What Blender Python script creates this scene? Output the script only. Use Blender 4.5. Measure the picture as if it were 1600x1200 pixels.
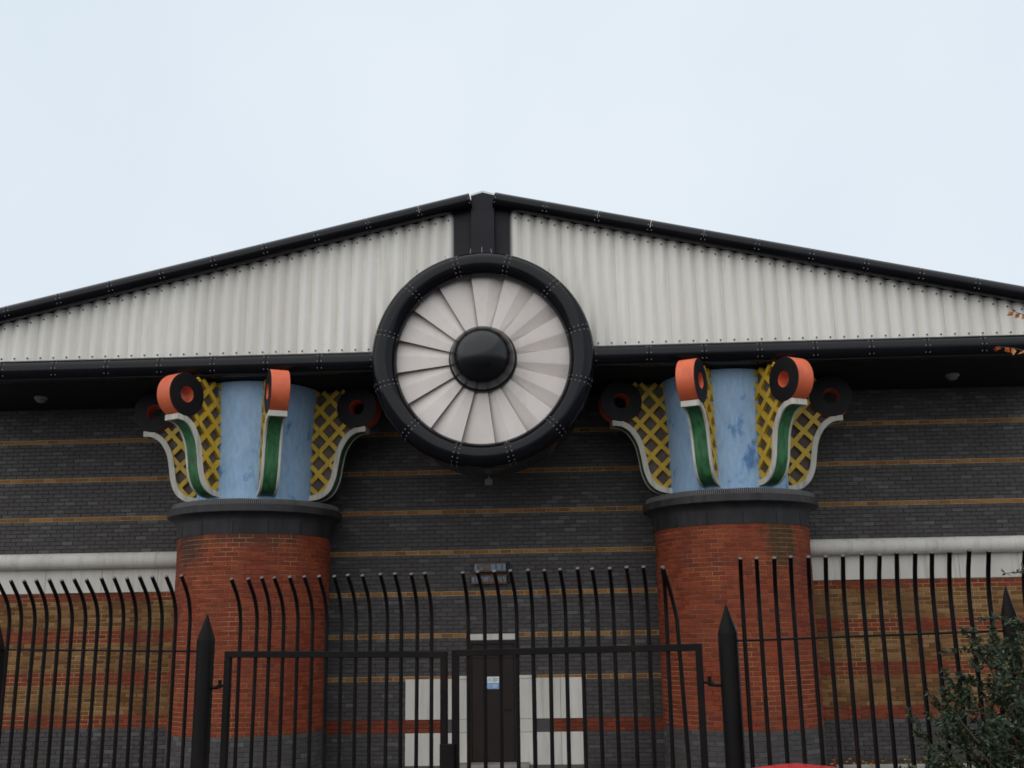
import bpy, math, random
from math import sin, cos, pi, radians, sqrt, atan2
from mathutils import Vector, Matrix
random.seed(7)
for o in list(bpy.data.objects): bpy.data.objects.remove(o)
S = bpy.context.scene
COL = S.collection

# ------------------------------------------------------------------ camera
TILT, YAW, ROLL = 0.2345, 0.0422, -0.0153
cd = bpy.data.cameras.new('camera'); cam = bpy.data.objects.new('camera', cd); COL.objects.link(cam)
cd.sensor_width = 36.0; cd.lens = 1662.0/1600*36; cd.clip_end = 3000
F = Vector((-sin(YAW)*cos(TILT), cos(YAW)*cos(TILT), sin(TILT)))
R0 = Vector((cos(YAW), sin(YAW), 0)); U0 = R0.cross(F)
RR = cos(ROLL)*R0 + sin(ROLL)*U0; UU = -sin(ROLL)*R0 + cos(ROLL)*U0
cam.matrix_world = Matrix(((RR.x,UU.x,-F.x,1.3366),(RR.y,UU.y,-F.y,-21.8),(RR.z,UU.z,-F.z,2.4),(0,0,0,1)))
S.camera = cam
# ------------------------------------------------------------------ sky and sun (overcast)
SUN_EL, SUN_AZ = radians(60), radians(-140)      # light comes from the front, a little from the left
W = bpy.data.worlds.new('World'); S.world = W; W.use_nodes = True
nt = W.node_tree; nt.nodes.clear()
wo = nt.nodes.new('ShaderNodeOutputWorld')
sky = nt.nodes.new('ShaderNodeTexSky'); sky.sky_type = 'NISHITA'; sky.sun_disc = False
sky.sun_elevation = SUN_EL; sky.sun_rotation = SUN_AZ; sky.dust_density = 4
b1 = nt.nodes.new('ShaderNodeBackground'); b1.inputs['Strength'].default_value = 0.1
nt.links.new(sky.outputs[0], b1.inputs['Color'])
tc = nt.nodes.new('ShaderNodeTexCoord'); nz = nt.nodes.new('ShaderNodeTexNoise')
nz.inputs['Scale'].default_value = 1.6; nz.inputs['Detail'].default_value = 4
nt.links.new(tc.outputs['Generated'], nz.inputs['Vector'])
cr = nt.nodes.new('ShaderNodeValToRGB')
cr.color_ramp.elements[0].position = 0.3; cr.color_ramp.elements[0].color = (0.70, 0.805, 0.91, 1)
cr.color_ramp.elements[1].position = 0.7; cr.color_ramp.elements[1].color = (0.835, 0.91, 0.98, 1)
nt.links.new(nz.outputs['Fac'], cr.inputs['Fac'])
b2 = nt.nodes.new('ShaderNodeBackground'); b2.inputs['Strength'].default_value = 1.0
nt.links.new(cr.outputs['Color'], b2.inputs['Color'])
ms = nt.nodes.new('ShaderNodeMixShader'); ms.inputs[0].default_value = 0.93
nt.links.new(b1.outputs[0], ms.inputs[1]); nt.links.new(b2.outputs[0], ms.inputs[2]); nt.links.new(ms.outputs[0], wo.inputs['Surface'])
sd = bpy.data.lights.new('sun', 'SUN'); sd.energy = 1.5; sd.angle = radians(120); sd.color = (1, 0.91, 0.82)
so = bpy.data.objects.new('sun', sd); COL.objects.link(so)
to_sun = Vector((-0.62*cos(SUN_EL), -0.78*cos(SUN_EL), sin(SUN_EL)))
so.rotation_euler = to_sun.to_track_quat('Z', 'Y').to_euler(); so.location = (-20, -30, 40)
S.view_settings.view_transform = 'Standard'; S.view_settings.look = 'None'
S.cycles.filter_width = 1.7; S.view_settings.exposure = 0.0; S.view_settings.gamma = 1.0; S.view_settings.use_curve_mapping = False

# ------------------------------------------------------------------ materials
def ramp(nt, els):
    c = nt.nodes.new('ShaderNodeValToRGB'); e = c.color_ramp.elements
    while len(e) < len(els): e.new(0.5)
    for k, (p, col) in enumerate(els): e[k].position = p; e[k].color = (*col, 1)
    return c
def newmat(name):
    m = bpy.data.materials.new(name); m.use_nodes = True
    return m, m.node_tree, m.node_tree.nodes['Principled BSDF']
def pos(nt, scale=(1,1,1)):
    g = nt.nodes.new('ShaderNodeNewGeometry'); mp = nt.nodes.new('ShaderNodeMapping'); mp.inputs['Scale'].default_value = scale
    nt.links.new(g.outputs['Position'], mp.inputs['Vector']); return mp.outputs[0]
def noise(nt, vec, scale, detail=4, rough=0.55):
    n = nt.nodes.new('ShaderNodeTexNoise'); n.inputs['Scale'].default_value = scale
    n.inputs['Detail'].default_value = detail; n.inputs['Roughness'].default_value = rough
    nt.links.new(vec, n.inputs['Vector']); return n.outputs['Fac']
def mixc(nt, fac, a, b, mode='MIX'):
    m = nt.nodes.new('ShaderNodeMix'); m.data_type = 'RGBA'; m.blend_type = mode
    for sock, v in ((0, fac), (6, a), (7, b)):
        if hasattr(v, 'is_linked'): nt.links.new(v, m.inputs[sock])
        else: m.inputs[sock].default_value = v if sock == 0 else (*v, 1)
    return m.outputs[2]
def bump(nt, bsdf, h, strength=0.3, dist=0.01):
    b = nt.nodes.new('ShaderNodeBump'); b.inputs['Strength'].default_value = strength; b.inputs['Distance'].default_value = dist
    nt.links.new(h, b.inputs['Height']); nt.links.new(b.outputs[0], bsdf.inputs['Normal'])
def paint(name, a, b, rough=0.5, scale=(3,3,3), ns=1.0, lo=0.35, hi=0.65, spec=0.5, detail=6, bmp=0.1, streak=None, coat=0, grime=None):
    m, nt, bs = newmat(name)
    f = noise(nt, pos(nt, scale), ns, detail, 0.6)
    r = ramp(nt, [(lo, a), (hi, b)]); nt.links.new(f, r.inputs['Fac'])
    c = r.outputs['Color']
    if streak:
        f2 = noise(nt, pos(nt, (9, 9, 0.6)), 1.0, 5, 0.6)
        r2 = ramp(nt, [(0.5, (0,0,0)), (0.72, (1,1,1))]); nt.links.new(f2, r2.inputs['Fac'])
        c = mixc(nt, r2.outputs['Color'], c, streak)
    oi = nt.nodes.new('ShaderNodeObjectInfo'); ro = ramp(nt, [(0,(0.93,0.93,0.925)),(1,(1.03,1.03,1.03))]); nt.links.new(oi.outputs['Random'], ro.inputs['Fac'])
    c = mixc(nt, 1.0, c, ro.outputs['Color'], 'MULTIPLY')
    if grime:
        f3 = noise(nt, pos(nt, (2.2,2.2,1.6)), 1.0, 8, 0.7); r3 = ramp(nt, [(0.52,(0,0,0)),(0.70,(0.75,0.75,0.75))]); nt.links.new(f3, r3.inputs['Fac'])
        c = mixc(nt, r3.outputs['Color'], c, grime)
    nt.links.new(c, bs.inputs['Base Color'])
    bs.inputs['Roughness'].default_value = rough; bs.inputs['Specular IOR Level'].default_value = spec
    bs.inputs['Coat Weight'].default_value = coat
    if bmp: bump(nt, bs, noise(nt, pos(nt), 40, 3), bmp, 0.004)
    return m
def brickmat(name, cols, rough=0.7, stain=None, spec=0.2, moss=None):
    m, nt, bs = newmat(name)
    g = nt.nodes.new('ShaderNodeNewGeometry'); oi = nt.nodes.new('ShaderNodeObjectInfo')
    ad = nt.nodes.new('ShaderNodeMath'); ad.operation = 'ADD'
    nt.links.new(g.outputs['Random Per Island'], ad.inputs[0]); nt.links.new(oi.outputs['Random'], ad.inputs[1])
    fr = nt.nodes.new('ShaderNodeMath'); fr.operation = 'FRACT'; nt.links.new(ad.outputs[0], fr.inputs[0])
    r = ramp(nt, cols); nt.links.new(fr.outputs[0], r.inputs['Fac'])
    c = r.outputs['Color']
    f = noise(nt, pos(nt), 30, 5, 0.7)
    rr = ramp(nt, [(0.25, (0.62,0.62,0.62)), (0.75, (1.25,1.25,1.25))]); nt.links.new(f, rr.inputs['Fac'])
    c = mixc(nt, 1.0, c, rr.outputs['Color'], 'MULTIPLY')
    f2 = noise(nt, pos(nt, (0.8, 0.8, 0.35)), 1.3, 5, 0.6)
    r2 = ramp(nt, [(0.5, (0,0,0)), (0.75, (0.8,0.8,0.8))]); nt.links.new(f2, r2.inputs['Fac'])
    c = mixc(nt, r2.outputs['Color'], c, stain or (0.03, 0.028, 0.026))
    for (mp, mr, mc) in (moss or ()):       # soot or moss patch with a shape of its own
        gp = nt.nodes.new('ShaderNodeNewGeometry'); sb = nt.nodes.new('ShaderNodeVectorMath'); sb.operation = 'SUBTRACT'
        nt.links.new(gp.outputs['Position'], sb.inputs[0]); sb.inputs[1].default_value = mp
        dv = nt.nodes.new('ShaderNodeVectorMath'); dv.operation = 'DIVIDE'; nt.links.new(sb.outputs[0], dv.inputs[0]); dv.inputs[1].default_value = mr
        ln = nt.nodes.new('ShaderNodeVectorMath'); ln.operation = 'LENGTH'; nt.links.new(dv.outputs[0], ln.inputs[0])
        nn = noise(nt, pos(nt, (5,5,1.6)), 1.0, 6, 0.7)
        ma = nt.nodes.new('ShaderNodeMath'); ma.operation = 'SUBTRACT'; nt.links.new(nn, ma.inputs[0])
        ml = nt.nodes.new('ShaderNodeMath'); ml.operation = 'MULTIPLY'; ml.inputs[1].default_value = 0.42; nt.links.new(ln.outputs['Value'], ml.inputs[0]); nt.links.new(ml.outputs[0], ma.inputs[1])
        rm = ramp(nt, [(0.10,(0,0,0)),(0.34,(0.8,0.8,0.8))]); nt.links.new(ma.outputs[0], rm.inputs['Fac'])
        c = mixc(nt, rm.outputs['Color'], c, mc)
    nt.links.new(c, bs.inputs['Base Color'])
    bs.inputs['Roughness'].default_value = rough; bs.inputs['Specular IOR Level'].default_value = spec
    bump(nt, bs, noise(nt, pos(nt), 90, 4, 0.7), 0.35, 0.004)
    return m
M = {}
M['brick_dark'] = brickmat('dark_blue_brick', [(0,(0.063,0.055,0.053)),(0.4,(0.070,0.062,0.060)),(0.75,(0.077,0.070,0.069)),(0.92,(0.090,0.085,0.085)),(1,(0.118,0.116,0.117))], 0.55, (0.068,0.057,0.054), 0.25)
M['brick_red'] = brickmat('red_brick', [(0,(0.15,0.030,0.015)),(0.4,(0.205,0.041,0.018)),(0.8,(0.25,0.052,0.022)),(1,(0.16,0.033,0.017))], 0.72, (0.14,0.034,0.018))
M['brick_yellow'] = brickmat('buff_brick', [(0,(0.13,0.054,0.019)),(0.3,(0.185,0.084,0.029)),(0.7,(0.23,0.112,0.041)),(0.9,(0.285,0.16,0.068)),(1,(0.10,0.042,0.018))], 0.75, (0.15,0.075,0.031))
M['brick_course'] = brickmat('orange_buff_brick', [(0,(0.20,0.082,0.028)),(0.5,(0.275,0.125,0.045)),(0.85,(0.33,0.17,0.065)),(1,(0.16,0.062,0.026))], 0.7, (0.15,0.072,0.036))
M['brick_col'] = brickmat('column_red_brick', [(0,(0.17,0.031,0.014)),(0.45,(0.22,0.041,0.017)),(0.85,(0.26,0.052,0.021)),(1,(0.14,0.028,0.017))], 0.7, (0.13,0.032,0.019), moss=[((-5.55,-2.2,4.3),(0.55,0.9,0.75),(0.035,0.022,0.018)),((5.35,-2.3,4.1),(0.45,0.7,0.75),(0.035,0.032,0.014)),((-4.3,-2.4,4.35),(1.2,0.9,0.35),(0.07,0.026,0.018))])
M['mortar'] = paint('mortar', (0.06,0.054,0.051), (0.09,0.083,0.077), 0.95, (2,2,2), spec=0.1)
M['mortar_buff'] = paint('buff_mortar', (0.10,0.06,0.04), (0.52,0.40,0.20), 0.95, (0.9,0.9,0.5), lo=0.40, hi=0.6, spec=0.1)
M['mortar_lime'] = paint('lime_mortar', (0.40,0.30,0.14), (0.5,0.42,0.24), 0.95, spec=0.1)
M['black'] = paint('black_gloss_cladding', (0.0045,0.0045,0.006), (0.007,0.007,0.010), 0.11, (1,1,1), spec=0.22, bmp=0.03)
M['hubgloss'] = paint('hub_black_gloss', (0.004,0.004,0.005), (0.006,0.006,0.008), 0.22, (1,1,1), spec=0.45, bmp=0.0)
M['soffit'] = paint('dark_soffit', (0.010,0.010,0.011), (0.017,0.016,0.016), 0.8, spec=0.2)
M['charcoal'] = paint('charcoal_panel', (0.014,0.013,0.017), (0.019,0.018,0.023), 0.6, spec=0.25)
M['white_sheet'] = paint('offwhite_corrugated_sheet', (0.77,0.735,0.67), (0.82,0.79,0.73), 0.55, (0.7,0.7,0.25), spec=0.3, bmp=0.02, streak=(0.72,0.68,0.605))
M['white_clad'] = paint('offwhite_cladding', (0.56,0.53,0.475), (0.66,0.63,0.575), 0.6, (1.2,1.2,0.4), spec=0.3, streak=(0.47,0.44,0.385))
M['blade'] = paint('grey_white_blade', (0.75,0.675,0.63), (0.80,0.73,0.685), 0.6, (1,1,1), spec=0.3, grime=(0.66,0.59,0.545))
M['screw'] = paint('dark_screw', (0.02,0.02,0.02), (0.03,0.03,0.03), 0.5)
M['rivet'] = paint('steel_rivet', (0.26,0.26,0.27), (0.34,0.34,0.35), 0.45)
M['collar'] = paint('slate_collar', (0.018,0.017,0.018), (0.038,0.036,0.038), 0.65, (3,3,1), spec=0.4, streak=(0.016,0.016,0.016))
M['grating'] = paint('grating_grey', (0.11,0.105,0.10), (0.15,0.145,0.14), 0.6)
M['yellow'] = paint('ochre_yellow_paint', (0.58,0.36,0.018), (0.68,0.45,0.035), 0.55, (3,3,3), streak=(0.40,0.24,0.03), grime=(0.36,0.22,0.04))
M['green'] = paint('green_paint', (0.018,0.085,0.030), (0.05,0.19,0.07), 0.45, (14,14,0.7), spec=0.4, grime=(0.03,0.055,0.025))
M['volute_red'] = paint('coral_red_paint', (0.64,0.11,0.04), (0.74,0.15,0.055), 0.55, (2,2,2), grime=(0.44,0.075,0.04))
M['volute_black'] = paint('volute_side_black', (0.006,0.005,0.006), (0.010,0.009,0.0105), 0.55, spec=0.2)
M['trim'] = paint('stone_white_trim', (0.54,0.51,0.44), (0.63,0.60,0.53), 0.6, (4,4,2), streak=(0.36,0.33,0.28), grime=(0.42,0.39,0.33))
M['core'] = paint('bracket_recess_brown', (0.085,0.068,0.058), (0.13,0.105,0.09), 0.8)
M['door'] = paint('dark_brown_door', (0.021,0.013,0.012), (0.028,0.018,0.016), 0.5, spec=0.2)
M['fence'] = paint('black_fence_paint', (0.0028,0.0025,0.0027), (0.006,0.0042,0.004), 0.5, (6,6,3), spec=0.15, grime=(0.016,0.0075,0.005))
M['barend'] = paint('bare_bar_end', (0.045,0.035,0.033), (0.09,0.075,0.07), 0.5)
M['concrete'] = paint('worn_concrete', (0.20,0.19,0.17), (0.32,0.30,0.27), 0.9, (1.5,1.5,1.5), spec=0.2, bmp=0.4)
M['asphalt'] = paint('wet_asphalt', (0.035,0.035,0.037), (0.06,0.06,0.062), 0.6, (1,1,1), spec=0.4, bmp=0.5)
M['soil'] = paint('dark_soil', (0.025,0.022,0.014), (0.045,0.045,0.022), 0.95, (4,4,4), bmp=0.6)
M['signwhite'] = paint('sign_white', (0.68,0.70,0.70), (0.74,0.76,0.76), 0.4, bmp=0)
M['signblue'] = paint('sign_blue', (0.15,0.34,0.60), (0.18,0.38,0.64), 0.4, bmp=0)
M['signdark'] = paint('sign_print', (0.12,0.16,0.16), (0.16,0.2,0.2), 0.5, bmp=0)
M['rust'] = paint('rust', (0.11,0.04,0.018), (0.20,0.085,0.035), 0.85, (20,20,20))
M['oldblue'] = paint('weathered_pale_blue', (0.10,0.088,0.08), (0.14,0.21,0.28), 0.6, (3.2,3.2,3.2), lo=0.44, hi=0.52)
M['lampgrey'] = paint('lamp_grey', (0.22,0.21,0.19), (0.3,0.29,0.27), 0.5)
M['lampglass'] = paint('lamp_glass', (0.16,0.15,0.14), (0.2,0.19,0.18), 0.2, spec=0.5)
M['roof'] = paint('roof_metal', (0.25,0.26,0.27), (0.3,0.31,0.32), 0.5)
M['carred'] = paint('red_car_paint', (0.74,0.025,0.045), (0.76,0.028,0.05), 0.35, bmp=0, coat=0.6)
M['carglass'] = paint('car_glass', (0.012,0.014,0.016), (0.015,0.017,0.02), 0.05, spec=0.6, bmp=0)
M['tyre'] = paint('tyre_rubber', (0.015,0.015,0.015), (0.02,0.02,0.02), 0.8)
M['carlamp'] = paint('red_lamp_lens', (0.35,0.01,0.01), (0.4,0.012,0.012), 0.15, bmp=0)
M['plate'] = paint('number_plate_yellow', (0.6,0.42,0.03), (0.62,0.44,0.03), 0.4, bmp=0)
M['bark'] = paint('brown_bark', (0.05,0.035,0.024), (0.085,0.06,0.042), 0.9, (8,8,2))
# blue drum paint: flaked darker blue under pale blue
m, nt, bs = newmat('pale_blue_flaking_paint')
f = noise(nt, pos(nt, (2.6,2.6,1.5)), 1.0, 8, 0.62)
r = ramp(nt, [(0.345,(0.09,0.21,0.44)),(0.385,(0.17,0.32,0.54)),(0.43,(0.29,0.45,0.65)),(0.70,(0.34,0.50,0.69))]); nt.links.new(f, r.inputs['Fac'])
f2 = noise(nt, pos(nt, (14,14,5)), 1.0, 4)
r2 = ramp(nt, [(0.3,(0.86,0.86,0.88)),(0.7,(1.1,1.1,1.08))]); nt.links.new(f2, r2.inputs['Fac'])
c = mixc(nt, 1.0, r.outputs['Color'], r2.outputs['Color'], 'MULTIPLY')
nt.links.new(c, bs.inputs['Base Color']); bs.inputs['Roughness'].default_value = 0.65; M['blue'] = m
def leafmat(name, cols):
    m, nt, bs = newmat(name)
    g = nt.nodes.new('ShaderNodeNewGeometry'); r = ramp(nt, cols)
    nt.links.new(g.outputs['Random Per Island'], r.inputs['Fac']); nt.links.new(r.outputs['Color'], bs.inputs['Base Color'])
    bs.inputs['Roughness'].default_value = 0.5; bs.inputs['Specular IOR Level'].default_value = 0.35
    return m
M['leaf'] = leafmat('dark_green_leaf', [(0,(0.014,0.026,0.013)),(0.5,(0.027,0.048,0.023)),(0.9,(0.058,0.083,0.046)),(0.985,(0.10,0.11,0.045)),(1,(0.22,0.10,0.02))])
M['autumn'] = leafmat('autumn_leaf', [(0,(0.45,0.14,0.02)),(0.5,(0.5,0.22,0.03)),(1,(0.5,0.09,0.03))])

# ------------------------------------------------------------------ mesh helpers
class MB:
    def __init__(s): s.v = []; s.f = []; s.mi = []; s.cur = 0
    def add(s, vs, fs):
        b = len(s.v); s.v += [tuple(v) for v in vs]
        for f in fs: s.f.append(tuple(b+i for i in f)); s.mi.append(s.cur)
    def box(s, x0, x1, y0, y1, z0, z1):
        s.add([(x0,y0,z0),(x1,y0,z0),(x1,y1,z0),(x0,y1,z0),(x0,y0,z1),(x1,y0,z1),(x1,y1,z1),(x0,y1,z1)],
              [(0,3,2,1),(4,5,6,7),(0,1,5,4),(1,2,6,5),(2,3,7,6),(3,0,4,7)])
    def brick(s, x0, x1, z0, z1, yf, yb, c=0.006):   # chamfered front, open back
        s.add([(x0,yf+c,z0),(x1,yf+c,z0),(x1,yf+c,z1),(x0,yf+c,z1),(x0+c,yf,z0+c),(x1-c,yf,z0+c),(x1-c,yf,z1-c),(x0+c,yf,z1-c),
               (x0,yb,z0),(x1,yb,z0),(x1,yb,z1),(x0,yb,z1)],
              [(4,5,6,7),(0,1,5,4),(1,2,6,5),(2,3,7,6),(3,0,4,7),(8,9,1,0),(9,10,2,1),(10,11,3,2),(11,8,0,3)])
    def loft(s, rings, close=True, caps=(False, False)):
        b = len(s.v); n = len(rings[0])
        for r in rings: s.v += [tuple(v) for v in r]
        for i in range(len(rings)-1):
            for j in range(n if close else n-1):
                k = (j+1) % n
                s.f.append((b+i*n+j, b+i*n+k, b+(i+1)*n+k, b+(i+1)*n+j)); s.mi.append(s.cur)
        if caps[0]: s.f.append(tuple(b+j for j in range(n))[::-1]); s.mi.append(s.cur)
        if caps[1]: s.f.append(tuple(b+(len(rings)-1)*n+j for j in range(n))); s.mi.append(s.cur)
    def tube(s, pts, r, n=10, caps=(True, True)):
        pts = [Vector(p) for p in pts]; rings = []
        prev = None
        for i, p in enumerate(pts):
            t = (pts[min(i+1,len(pts)-1)]-pts[max(i-1,0)]).normalized()
            a = t.cross(Vector((0,0,1)) if abs(t.z) < 0.95 else Vector((0,1,0))).normalized() if prev is None else (prev - t*prev.dot(t)).normalized()
            prev = a; b = t.cross(a); rad = r[i] if isinstance(r, (list,tuple)) else r
            rings.append([p + a*rad*cos(2*pi*j/n) + b*rad*sin(2*pi*j/n) for j in range(n)])
        s.loft(rings, True, caps)
    def lathe(s, prof, c, n=64, a0=0, a1=2*pi):     # prof (r,z) about vertical axis
        full = abs(a1-a0-2*pi) < 1e-6; m = n if full else n+1
        rings = [[(c[0]+r*cos(a0+(a1-a0)*j/n), c[1]+r*sin(a0+(a1-a0)*j/n), c[2]+z) for j in range(m)] for r, z in prof]
        s.loft(rings, full)
    def lathey(s, prof, c, n=96):                   # prof (r, y) about the y axis
        s.loft([[(c[0]+r*cos(2*pi*j/n), c[1]+y, c[2]+r*sin(2*pi*j/n)) for j in range(n)] for r, y in prof], True)
    def build(s, name, mat, parent=None, smooth=False, kind=None, bevel=0):
        me = bpy.data.meshes.new(name); me.from_pydata(s.v, [], s.f)
        mats = mat if isinstance(mat, (list,tuple)) else [mat]
        for m in mats: me.materials.append(M[m])
        if len(mats) > 1: me.polygons.foreach_set('material_index', s.mi)
        me.update()
        if smooth:
            me.polygons.foreach_set('use_smooth', [True]*len(me.polygons))
            try: me.set_sharp_from_angle(angle=radians(38))
            except Exception: pass
        return link(name, me, parent, kind, bevel)
def link(name, me, parent=None, kind=None, bevel=0):
    o = bpy.data.objects.new(name, me); COL.objects.link(o)
    if parent: o.parent = parent
    if kind: o['kind'] = kind
    if bevel:
        b = o.modifiers.new('bevel', 'BEVEL'); b.width = bevel; b.segments = 2; b.limit_method = 'ANGLE'
    return o
def thing(name, label, cat, loc=(0,0,0), rz=0, group=None):
    o = bpy.data.objects.new(name, None); COL.objects.link(o); o.location = loc; o.rotation_euler = (0,0,rz)
    o['label'] = label; o['category'] = cat
    if group: o['group'] = group
    return o
def boxo(name, x0, x1, y0, y1, z0, z1, mat, parent, bevel=0.006):
    b = MB(); b.box(x0,x1,y0,y1,z0,z1); return b.build(name, mat, parent, bevel=bevel)

# ------------------------------------------------------------------ ground
g = MB(); g.box(-600, 600, -600, 600, -0.5, 0.0); o = g.build('ground', 'asphalt'); o['kind'] = 'structure'
def strip(name, x0, x1):
    b = MB(); n = 24
    b.box(x0, x1, -1.5, -0.02, -0.1, 0.05); o = b.build(name, 'soil'); o['kind'] = 'structure'
    b = MB(); b.box(x0, x1, -1.62, -1.5, -0.1, 0.12); k = b.build('kerb', 'concrete', bevel=0.02); k['kind'] = 'structure'
strip('planting_bed', 6.15, 11.2); strip('planting_bed', -11.2, -6.15)

# ================================================================== BUILDING
B = thing('pumping_station', 'banded brick pumping station with striped gable, round fan and two painted columns', 'building')
CH, BL, OFF = 0.0825, 0.24, 0.0346
XC, YC, RC = 4.64, -1.0, 1.4586
HALF = 11.2
NC = 88
J = 0.009
# side, back walls and mortar backing
w = MB(); w.box(-HALF, HALF, 0.012, 0.3, 0, 7.34)
wall = w.build('facade_wall', 'mortar', B)
for sx in (-1, 1):
    w = MB(); w.box(min(sx*HALF, sx*(HALF-0.3)), max(sx*HALF, sx*(HALF-0.3)), 0.302, 18, 0, 8.2); w.build('side_wall', 'brick_dark', B)
w = MB(); w.box(-HALF+0.302, HALF-0.302, 17.7, 18, 0, 8.2); w.build('back_wall', 'brick_dark', B)
# door / panel openings in the brickwork
def blocked(x0, x1, i):
    z = OFF+i*CH+CH/2
    xm = (x0+x1)/2
    return False
def row_segments(i):
    """spans of x that carry bricks in course i, with the brick kind"""
    z0, z1 = OFF+i*CH, OFF+(i+1)*CH; zm = (z0+z1)/2
    segs = []
    edge = XC - 1.0
    # centre bay
    kind = 'brick_dark'
    if i in (19,29,39,49,59,69,79): kind = 'brick_course'
    if i in (7,8,9): kind = 'brick_red'
    holes = []
    if zm < 2.48: holes = [(-0.555, 0.455)]
    if zm < 1.68: holes = [(-0.79, 0.80)]
    if zm < 1.64 and not 0.62 < zm < 0.855: holes = [(-1.79, 1.76)]
    if 0.62 < zm < 0.855: holes = [(-1.00, 1.12)]
    xs = [-edge] + [v for h in holes for v in h] + [edge]
    for k in range(0, len(xs), 2): segs.append((xs[k], xs[k+1], kind))
    # side bays
    if zm < 3.43 or zm > 4.2:
        if i <= 8: kind = 'brick_dark'
        elif zm < 3.43: kind = 'brick_red' if (i-9) % 10 < 3 else 'brick_yellow'
        else: kind = 'brick_course' if i in (59,69,79) else 'brick_dark'
        segs.append((-HALF, -edge-0.0, kind) if False else (-HALF, -(XC+0.95), kind)); segs.append((XC+0.95, HALF, kind))
    return segs
bulk = {k: MB() for k in ('brick_dark','brick_red','brick_yellow','brick_course')}
single = MB(); single.brick(-BL/2+J/2, BL/2-J/2, -CH/2+J/2, CH/2-J/2, 0, 0.014)
single_me = None
def brick_mesh(matname, geo, cache={}):
    if matname not in cache:
        me = bpy.data.meshes.new('brick'); me.from_pydata(geo.v, [], geo.f); me.materials.append(M[matname]); me.update(); cache[matname] = me
    return cache[matname]
nsing = 0
for i in range(NC):
    z0, z1 = OFF+i*CH, OFF+(i+1)*CH
    for (a, b, kind) in row_segments(i):
        sh = (i % 2)*BL/2
        k0 = math.floor((a-sh)/BL)
        x = k0*BL+sh
        while x < b-0.01:
            l, r = max(x, a), min(x+BL, b)
            x += BL
            if r-l < 0.03: continue
            yj = random.uniform(-0.003, 0.003)
            full = abs(r-l-BL) < 1e-4
            show = (kind == 'brick_course' and abs(l) < 10) or (kind == 'brick_red' and i in (7,8,9)) or (kind == 'brick_red' and i in (9,10) and 6.2 < l < 8.2)
            if full and show and nsing < 300:
                o = link('brick', brick_mesh(kind, single), wall); o.location = ((l+r)/2, yj, (z0+z1)/2); nsing += 1
            else:
                bulk[kind].brick(l+J/2, r-J/2, z0+J/2, z1-J/2, yj, 0.014)
for k, nm in (('brick_dark','dark_bricks'),('brick_red','red_bricks'),('brick_yellow','buff_bricks'),('brick_course','orange_bricks')):
    if bulk[k].v: bulk[k].build(nm, k, wall, kind='stuff')
# mortar of the buff bays is paler: thin backing sheet
for sx in (-1, 1):
    b = MB(); b.box(min(sx*(XC+0.9), sx*HALF), max(sx*(XC+0.9), sx*HALF), 0.0085, 0.0115, OFF+9*CH, 3.44); b.build('mortar_bed', 'mortar_buff', wall)
for i in (19,29,39,49,59,69,79):
    b = MB(); e = HALF if i > 52 else XC-1.0
    def seg(x0, x1): b.box(x0, x1, 0.0072, 0.0082, OFF+i*CH-0.004, OFF+(i+1)*CH+0.004)
    if i <= 19: seg(-e, -0.80); seg(0.81, e)
    elif i == 29: seg(-e, -0.56); seg(0.46, e)
    else: seg(-e, e)
    b.build('mortar_bed', 'mortar_lime', wall)

# white half-round string course and panels, side bays
for sx in (-1, 1):
    x = XC+1.1
    k = 0
    while x < HALF:
        x1 = min(x+1.17, HALF)
        xa, xb = sorted((sx*x, sx*x1))
        boxo('white_panel', xa+0.003, xb-0.003, -0.03, 0.02, 3.43, 3.93, 'white_clad', B, 0.004)
        p = MB(); p.tube([(xa+0.002, -0.10, 4.07), (xb-0.002, -0.10, 4.07)], 0.165, 28)
        p.build('string_course_tube', 'white_clad', B, smooth=True)
        for q in (xa+0.004, ):
            c = MB(); c.tube([(q-0.02, -0.10, 4.07), (q+0.02, -0.10, 4.07)], 0.168, 28); c.build('tube_joint_band', 'white_clad', B, smooth=True)
        x = x1; k += 1

# doorway
def clad(x0, x1, z0, z1): return boxo('white_block', x0+0.003, x1-0.003, -0.025, 0.02, z0+0.003, z1-0.003, 'white_clad', B, 0.004)
ZR0, ZR1 = OFF+7*CH, OFF+10*CH
for a, b_ in ((-0.79,-0.555),(0.455,0.80)):
    for z0, z1 in ((0.0,ZR0),(ZR0,ZR1),(ZR1,1.62),(1.62,1.69)): clad(a, b_, z0, z1)
for a, b_ in ((-1.79,-1.29),(-1.29,-0.79),(0.80,1.28),(1.28,1.76)):
    clad(a, b_, 0.0, ZR0); clad(a, b_, ZR1, 1.635)
boxo('dark_block', -1.0+0.004, -0.79-0.004, -0.012, 0.02, ZR0+0.004, ZR1-0.004, 'brick_dark', B)
boxo('dark_block', 0.80+0.004, 1.12-0.004, -0.012, 0.02, ZR0+0.004, ZR1-0.004, 'brick_dark', B)
boxo('lintel', -0.555, 0.455, -0.03, 0.02, 2.37, 2.49, 'white_clad', B)
boxo('door_step', -0.75, 0.65, -0.5, -0.002, -0.05, 0.06, 'concrete', B, 0.01)
door = boxo('door', -0.47, 0.37, -0.012, 0.03, 0.065, 2.29, 'door', B)
fr = MB()
fr.box(-0.553, -0.475, -0.045, 0.02, 0.062, 2.365); fr.box(0.375, 0.453, -0.045, 0.02, 0.062, 2.365); fr.box(-0.475, 0.375, -0.043, 0.02, 2.293, 2.365)
fr.build('frame', 'door', door, bevel=0.004)
boxo('transom_bar', -0.474, 0.374, -0.028, 0.0, 2.02, 2.07, 'door', door)
boxo('kick_plate', -0.45, 0.35, -0.018, -0.011, 0.08, 0.26, 'door', door, 0)
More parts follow.
